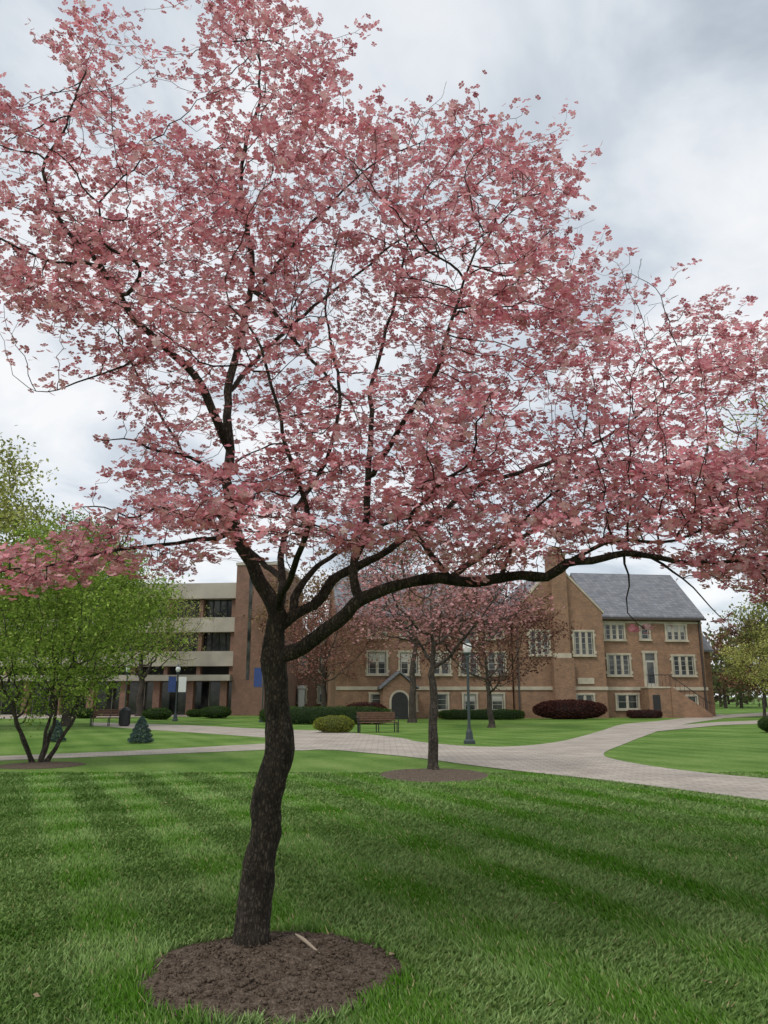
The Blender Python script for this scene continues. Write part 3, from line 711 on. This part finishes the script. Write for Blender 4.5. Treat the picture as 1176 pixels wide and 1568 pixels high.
window(B, 2.25, 0.65, 1.7, 1.7, AY, 2, 2); window(B, 7.6, 0.65, 1.6, 0.8, AY, 1, 2)
B.box('door_leaf', M_sash, 3.95, 4.75, AY-0.05, AY+0.01, 2.32, 4.35); B.box('door_panel_glass', M_glass, 4.08, 4.62, AY-0.07, AY-0.051, 2.6, 4.2)
B.box('stone_surrounds', M_stone, 3.75, 3.95, AY-0.12, AY+0.01, 2.32, 4.9); B.box('stone_surrounds', M_stone, 4.75, 4.95, AY-0.12, AY+0.01, 2.32, 4.9)
B.box('stone_surrounds', M_stone, 3.7, 5.0, AY-0.125, AY+0.01, 4.9, 5.1); B.box('door_transom', M_glass, 3.95, 4.75, AY-0.03, AY+0.01, 4.36, 4.9)
B.box('porch', M_brick, 3.4, 5.2, AY-1.35, AY-0.085, 0, 2.2); B.box('porch_slab', M_stone, 3.35, 5.2, AY-1.4, AY-0.085, 2.201, 2.32)
B.box('porch_door', M_dark, 3.7, 4.3, AY-1.37, AY-1.345, 0.0, 1.7)
for i in range(12):
    B.box('stair', M_conc, 5.201+i*0.27, 5.2+(i+1)*0.27, AY-1.3, AY-0.09, 0, 2.2-i*0.18)
B.prism('stair_cheek', M_brick, [(5.2, 0), (8.4, 0), (8.4, 0.25), (5.2, 2.35)], AY-1.45, AY-1.31, 'y')
B.bar('rail', M_black, (3.4, AY-1.3, 3.2), (5.2, AY-1.3, 3.2), 0.03); B.bar('rail', M_black, (5.2, AY-1.3, 3.2), (8.4, AY-1.3, 1.05), 0.03)
for i in range(7):
    B.bar('rail', M_black, (3.4+i*0.3, AY-1.3, 2.3), (3.4+i*0.3, AY-1.3, 3.2), 0.015)
for i in range(9):
    xx = 5.3+i*0.36; zz = 3.2-(xx-5.2)*0.67; B.bar('rail', M_black, (xx, AY-1.3, zz-0.95), (xx, AY-1.3, zz), 0.015)
gable_x(B, 9.16, 11.0, AY+2.5, AY+8, 5.5, 8.2)
B.prism('gable_walls', M_brick, [(-7, -0.1), (0, -0.1), (0, 7.9), (-3.5, 11.5), (-7, 7.9)], 0, 0.45, 'y')
B.prism('rear_walls', M_brick, [(-6.9, -0.1), (-0.1, -0.1), (-0.1, 7.4), (-3.5, 10.9), (-6.9, 7.4)], 0.45, 9, 'y')
s = 3.6/3.5
B.prism('wing_roof', M_slate, [(-7.1, 7.35), (-3.5, 7.35+3.6*s), (0.1, 7.35), (0.1, 7.55), (-3.5, 7.57+3.6*s), (-7.1, 7.55)], 0.46, 9.2, 'y')
B.prism('coping', M_stone, [(-7.12, 7.8), (-3.5, 11.51), (0.12, 7.8), (0.12, 7.98), (-3.5, 11.72), (-7.12, 7.98)], -0.06, 0.52, 'y')
B.box('string_course', M_stone, -7.06, 0.06, -0.08, 0.455, 2.05, 2.3)
window(B, -5.15, 4.65, 6.4, 1.45, 0, 3, 4); window(B, -1.65, 4.65, 6.4, 1.5, 0, 3, 4)
B.box('vent_panel', M_stone, -2.3, -1.0, -0.09, -0.082, 2.5, 2.95)
window(B, -1.8, 0.7, 1.7, 1.3, 0, 2, 2)
B.box('chimney', M_brick, -4.1, -2.9, -0.45, 0.9, 0, 12.3); B.box('chimney_cap', M_stone, -4.2, -2.8, -0.55, 1.0, 12.301, 12.5); B.box('chimney_pots', M_brick, -3.9, -3.1, -0.2, 0.6, 12.501, 12.95)
B.box('chimney_offset', M_stone, -4.15, -2.85, -0.52, 0.0, 4.4, 4.75); B.box('chimney_base', M_brick, -4.3, -2.7, -0.6, -0.08, 0, 4.4)
B.box('downspouts', M_copper, -6.98, -6.85, -0.14, -0.09, 0, 7.8)
CY = 1.0
gable_x(B, -20.5, -7.05, CY, CY+9, 7.6, 11.2)
B.box('string_course', M_stone, -20.45, -7.12, CY-0.08, CY+0.01, 2.05, 2.3)
B.box('gutters', M_copper, -20.5, -7.2, CY-0.48, CY-0.36, 7.22, 7.36)
for u in (-8.3, -10.4, -12.6, -15.0, -17.4):
    window(B, u, 0.6, 1.75, 0.95, CY, 1, 3); window(B, u, 3.2, 4.8, 1.35, CY, 2, 4); window(B, u, 5.9, 7.0, 1.2, CY, 2, 3)
for u in (-10, -14.5):
    B.prism('dormer_walls', M_brick, [(u-0.8, 7.9), (u+0.8, 7.9), (u+0.8, 9.0), (u, 9.9), (u-0.8, 9.0)], CY+0.6, CY+3, 'y')
q0 = -16.0
B.prism('entry_porch', M_brick, [(q0-1.2, 0), (q0+1.2, 0), (q0+1.2, 2.2), (q0, 3.2), (q0-1.2, 2.2)], CY-1.8, CY-0.1, 'y')
B.prism('entry_roof', M_slate, [(q0-1.4, 2.1), (q0, 3.25), (q0+1.4, 2.1), (q0+1.4, 2.25), (q0, 3.4), (q0-1.4, 2.25)], CY-1.95, CY-0.1, 'y')
B.prism('arched_door', M_dark, [(q0-0.6, 0.0), (q0+0.6, 0.0)]+[(q0+0.6*math.cos(t), 1.3+0.6*math.sin(t)) for t in np.linspace(0.0, math.pi, 9)], CY-1.84, CY-1.801, 'y')
B.prism('arch_surround', M_stone, [(q0-0.75, 0.0), (q0+0.75, 0.0)]+[(q0+0.75*math.cos(t), 1.3+0.75*math.sin(t)) for t in np.linspace(0.0, math.pi, 9)], CY-1.82, CY-1.803, 'y')
B.done()

# ------------------------------------------------------------------ modern hall (left)
ox2, oy2, _ = S(362, 1066, 70.0)
D = Builder('modern_hall', (ox2, oy2, 0), math.radians(-6))
D.box('brick_tower', M_brickr, 0, 3.6, -1.5, 10, -0.1, 13.0); D.box('tower_cap', M_conc, -0.08, 3.68, -1.58, 10.1, 13.001, 13.25)
D.box('tower_slot', M_glass, 1.2, 1.5, -1.53, -1.49, 3, 12)
D.box('core', M_dark, -40, -0.01, 1.2, 12, -0.1, 11.0)
D.box('roof_fascia', M_conc, -40, -0.01, -0.5, 12.2, 10.2, 11.6)
D.box('floor_band', M_conc, -40, -0.01, -0.4, 1.19, 7.2, 8.5); D.box('floor_band', M_conc, -40, -0.01, -0.4, 1.19, 4.2, 5.5)
D.box('canopy', M_conc, -42, -0.01, -2.2, 1.18, 2.9, 3.4)
for i in range(14):
    xx = -0.4-i*3.0
    D.box('columns', M_brickr, xx-0.35, xx, -0.1, 0.5, 5.51, 7.19); D.box('columns', M_brickr, xx-0.35, xx, -0.1, 0.5, 8.51, 10.19); D.box('columns', M_brickr, xx-0.35, xx, -0.1, 0.5, 3.41, 4.19)
    D.box('ground_columns', M_brickr, xx-0.6, xx, -1.6, -1.0, -0.1, 2.89)
    for k in range(3):
        xk = xx-0.35-0.65*(k+1)
        for z0, z1 in ((5.51, 7.19), (8.51, 10.19)): D.box('window_mullions', M_black, xk-0.04, xk+0.04, 0.55, 0.65, z0, z1)
for z0, z1 in ((5.51, 7.19), (8.51, 10.19), (0, 2.89)): D.box('window_glass', M_glass, -40, -0.012, 0.66, 0.75, z0, z1)
for i in range(26): D.box('ground_mullions', M_sash, -1.2-i*1.5, -1.14-i*1.5, 0.58, 0.655, 0, 2.89)
D.done()
ox3, oy3, _ = S(470, 1066, 78.0)
C_ = Builder('brick_annex', (ox3, oy3, 0), 0)
C_.box('walls', M_brickr, -5, 9, 0, 8, -0.1, 6.5); C_.box('coping', M_conc, -5.1, 9.1, -0.1, 8.1, 6.501, 6.8)
for i in range(5):
    for z0 in (1, 4): window(C_, -3.4+i*2.6, z0, z0+1.5, 1.3, 0, 2, 2)
C_.done()

# ------------------------------------------------------------------ street furniture
def bench(x, y, rotz):
    b = Builder('park_bench', (x, y, 0), rotz)
    for i in range(5): b.box('seat', M_wood, -0.9, 0.9, -0.25+i*0.1, -0.17+i*0.1, 0.43, 0.465)
    for i in range(4): b.box('backrest', M_wood, -0.9, 0.9, 0.26+i*0.02, 0.285+i*0.02, 0.52+i*0.1, 0.60+i*0.1)
    for xx in (-0.86, 0, 0.86):
        b.bar('frame', M_black, (xx, -0.22, 0), (xx, -0.22, 0.43), 0.025); b.bar('frame', M_black, (xx, 0.22, 0), (xx, 0.27, 0.5), 0.025)
        b.bar('frame', M_black, (xx, 0.29, 0.45), (xx, 0.36, 0.92), 0.025); b.bar('frame', M_black, (xx, -0.25, 0.42), (xx, 0.28, 0.42), 0.02)
    for xx in (-0.92, 0.92):
        b.bar('armrests', M_black, (xx, -0.25, 0.65), (xx, 0.3, 0.68), 0.025); b.bar('armrests', M_black, (xx, -0.24, 0.0), (xx, -0.24, 0.65), 0.022)
    b.done()
x, y = G(578, 1122); bench(x, y+0.2, math.radians(14))
x, y = G(166, 1112); bench(x, y, math.radians(10))
def bin_(x, y):
    b = Builder('litter_bin', (x, y, 0)); b.lathe('body', M_black, [(0.24, 0), (0.27, 0.1), (0.28, 0.8), (0.30, 0.84), (0.2, 0.95), (0.08, 1.02)], seg=16)
    for i in range(16):
        a = i*math.pi/8; b.bar('slats', M_black, (0.29*math.cos(a), 0.29*math.sin(a), 0.08), (0.3*math.cos(a), 0.3*math.sin(a), 0.8), 0.012)
    b.done()
x, y = G(190, 1112); bin_(x, y)
def lamp(x, y, h_, banner=None):
    b = Builder('street_lamp', (x, y, 0))
    b.lathe('post', M_postg, [(0.20, 0), (0.20, 0.10), (0.14, 0.16), (0.11, 0.40), (0.065, 0.5), (0.05, 0.7), (0.045, h_*0.8), (0.07, h_*0.84), (0.05, h_*0.86)], seg=14)
    b.lathe('lantern_base', M_postg, [(0.06, h_*0.861), (0.14, h_*0.88), (0.12, h_*0.89)], seg=14)
    b.lathe('globe', M_white, [(0.10, h_*0.891), (0.16, h_*0.93), (0.15, h_*0.96), (0.10, h_*0.985)], seg=14)
    b.lathe('finial', M_postg, [(0.14, h_*0.986), (0.08, h_*1.0), (0.02, h_*1.03)], seg=14)
    if banner:
        for s_, mt in banner:
            xa, xb = (0.09, 0.6) if s_ > 0 else (-0.6, -0.09)
            b.box('banner_%s' % ('right' if s_ > 0 else 'left'), mt, xa, xb, -0.01, 0.01, h_*0.52, h_*0.80)
            b.bar('banner_arms', M_postg, (0, 0, h_*0.805), (0.64*s_, 0, h_*0.805), 0.015); b.bar('banner_arms', M_postg, (0, 0, h_*0.515), (0.64*s_, 0, h_*0.515), 0.015)
    b.done()
x, y = G(719, 1139); lamp(x, y, 3.5)
x, y = G(268, 1104); lamp(x, y, 3.6, [(-1, M_blue), (1, M_white)])
x, y = G(401, 1106); lamp(x, y, 4.2, [(-1, M_blue)])
x, y = G(190, 1100); lamp(x, y, 3.8)
x, y = G(461, 1092); b = Builder('stone_pillar', (x, y, 0)); b.box('base', M_stone, -0.45, 0.45, -0.45, 0.45, 0, 0.3); b.box('shaft', M_white, -0.28, 0.28, -0.28, 0.28, 0.301, 2.3)
b.prism('cap', M_white, [(-0.36, 2.301), (0.36, 2.301), (0.36, 2.42), (0, 2.65), (-0.36, 2.42)], -0.36, 0.36, 'y'); b.done(0.02)
x, y = G(571, 1094); b = Builder('stone_monument', (x, y, 0)); b.box('plinth', M_stone, -0.8, 0.8, -0.4, 0.4, 0, 0.35)
b.prism('tablet', M_stone, [(-0.6, 0.351), (0.6, 0.351), (0.6, 1.3), (0.35, 1.75), (0, 1.9), (-0.35, 1.75), (-0.6, 1.3)], -0.2, 0.2, 'y'); b.box('plaque', M_black, -0.3, 0.3, -0.22, -0.201, 0.7, 1.3); b.done(0.02)

pts = []
for a, b_ in ((254, 1233), (262, 1236), (145, 1252), (1088, 1515), (1080, 1512), (55, 1535), (600, 1470), (690, 1185), (850, 1390)):
    q = G(a, b_); pts.append((q[0], q[1], 0.035))
leaf_cloud('fallen_leaves', np.array(pts), 0.055, np.tile(np.array([[0.5, 0.38, 0.25]]), (len(pts), 1)), M_leaf, None, 3)
q1 = G(452, 1448); q2 = G(490, 1474); n_ = 7
Pt = np.array([(q1[0]+(q2[0]-q1[0])*t, q1[1]+(q2[1]-q1[1])*t+0.01*math.sin(t*5), 0.07-0.015*t) for t in np.linspace(0, 1, n_)])
tubes('wood_chip', Pt, np.arange(-1, n_-1), np.array([0.003, 0.010, 0.013, 0.011, 0.010, 0.007, 0.002]), plain('bare_wood', (0.42, 0.34, 0.25), 0.8), None)

# ------------------------------------------------------------------ light
el, az = math.radians(52), math.radians(215)
sd = bpy.data.lights.new('sun', 'SUN'); sd.energy = 1.5; sd.angle = math.radians(16); sd.color = (1, 0.96, 0.9)
so = bpy.data.objects.new('sun', sd); link(so)
dirv = Vector((math.sin(az)*math.cos(el), math.cos(az)*math.cos(el), math.sin(el)))
so.rotation_euler = dirv.to_track_quat('Z', 'Y').to_euler(); so.location = dirv*50
w = bpy.data.worlds.new("World"); scene.world = w; w.use_nodes = True; nt = w.node_tree; nt.nodes.clear(); L = nt.links.new
sky = N(nt, 'ShaderNodeTexSky'); sky.sky_type = 'NISHITA'; sky.sun_disc = False; sky.sun_elevation = el; sky.sun_rotation = az
b1 = N(nt, 'ShaderNodeBackground'); b1.inputs[1].default_value = 0.10; L(sky.outputs[0], b1.inputs[0])
tc = N(nt, 'ShaderNodeTexCoord'); sx = N(nt, 'ShaderNodeSeparateXYZ'); L(tc.outputs['Generated'], sx.inputs[0])
mz = N(nt, 'ShaderNodeMath', operation='MAXIMUM'); L(sx.outputs[2], mz.inputs[0]); mz.inputs[1].default_value = 0.0
az_ = N(nt, 'ShaderNodeMath', operation='ADD'); L(mz.outputs[0], az_.inputs[0]); az_.inputs[1].default_value = 0.22
dx = N(nt, 'ShaderNodeMath', operation='DIVIDE'); L(sx.outputs[0], dx.inputs[0]); L(az_.outputs[0], dx.inputs[1])
dy = N(nt, 'ShaderNodeMath', operation='DIVIDE'); L(sx.outputs[1], dy.inputs[0]); L(az_.outputs[0], dy.inputs[1])
cb = N(nt, 'ShaderNodeCombineXYZ'); L(dx.outputs[0], cb.inputs[0]); L(dy.outputs[0], cb.inputs[1])
n1 = N(nt, 'ShaderNodeTexNoise'); n1.inputs['Scale'].default_value = 2.3; n1.inputs['Detail'].default_value = 6; n1.inputs['Roughness'].default_value = 0.52; n1.inputs['Distortion'].default_value = 0.4; L(cb.outputs[0], n1.inputs['Vector'])
r = ramp(nt, [(0.32, (0.50, 0.56, 0.63)), (0.43, (0.67, 0.73, 0.79)), (0.53, (0.87, 0.90, 0.935)), (0.64, (1.0, 1.0, 1.0))]); L(n1.outputs['Fac'], r.inputs[0])
b2 = N(nt, 'ShaderNodeBackground'); b2.inputs[1].default_value = 1.08; L(r.outputs[0], b2.inputs[0])
mx = N(nt, 'ShaderNodeMixShader'); mx.inputs[0].default_value = 0.85; L(b1.outputs[0], mx.inputs[1]); L(b2.outputs[0], mx.inputs[2])
o = N(nt, 'ShaderNodeOutputWorld'); L(mx.outputs[0], o.inputs[0])
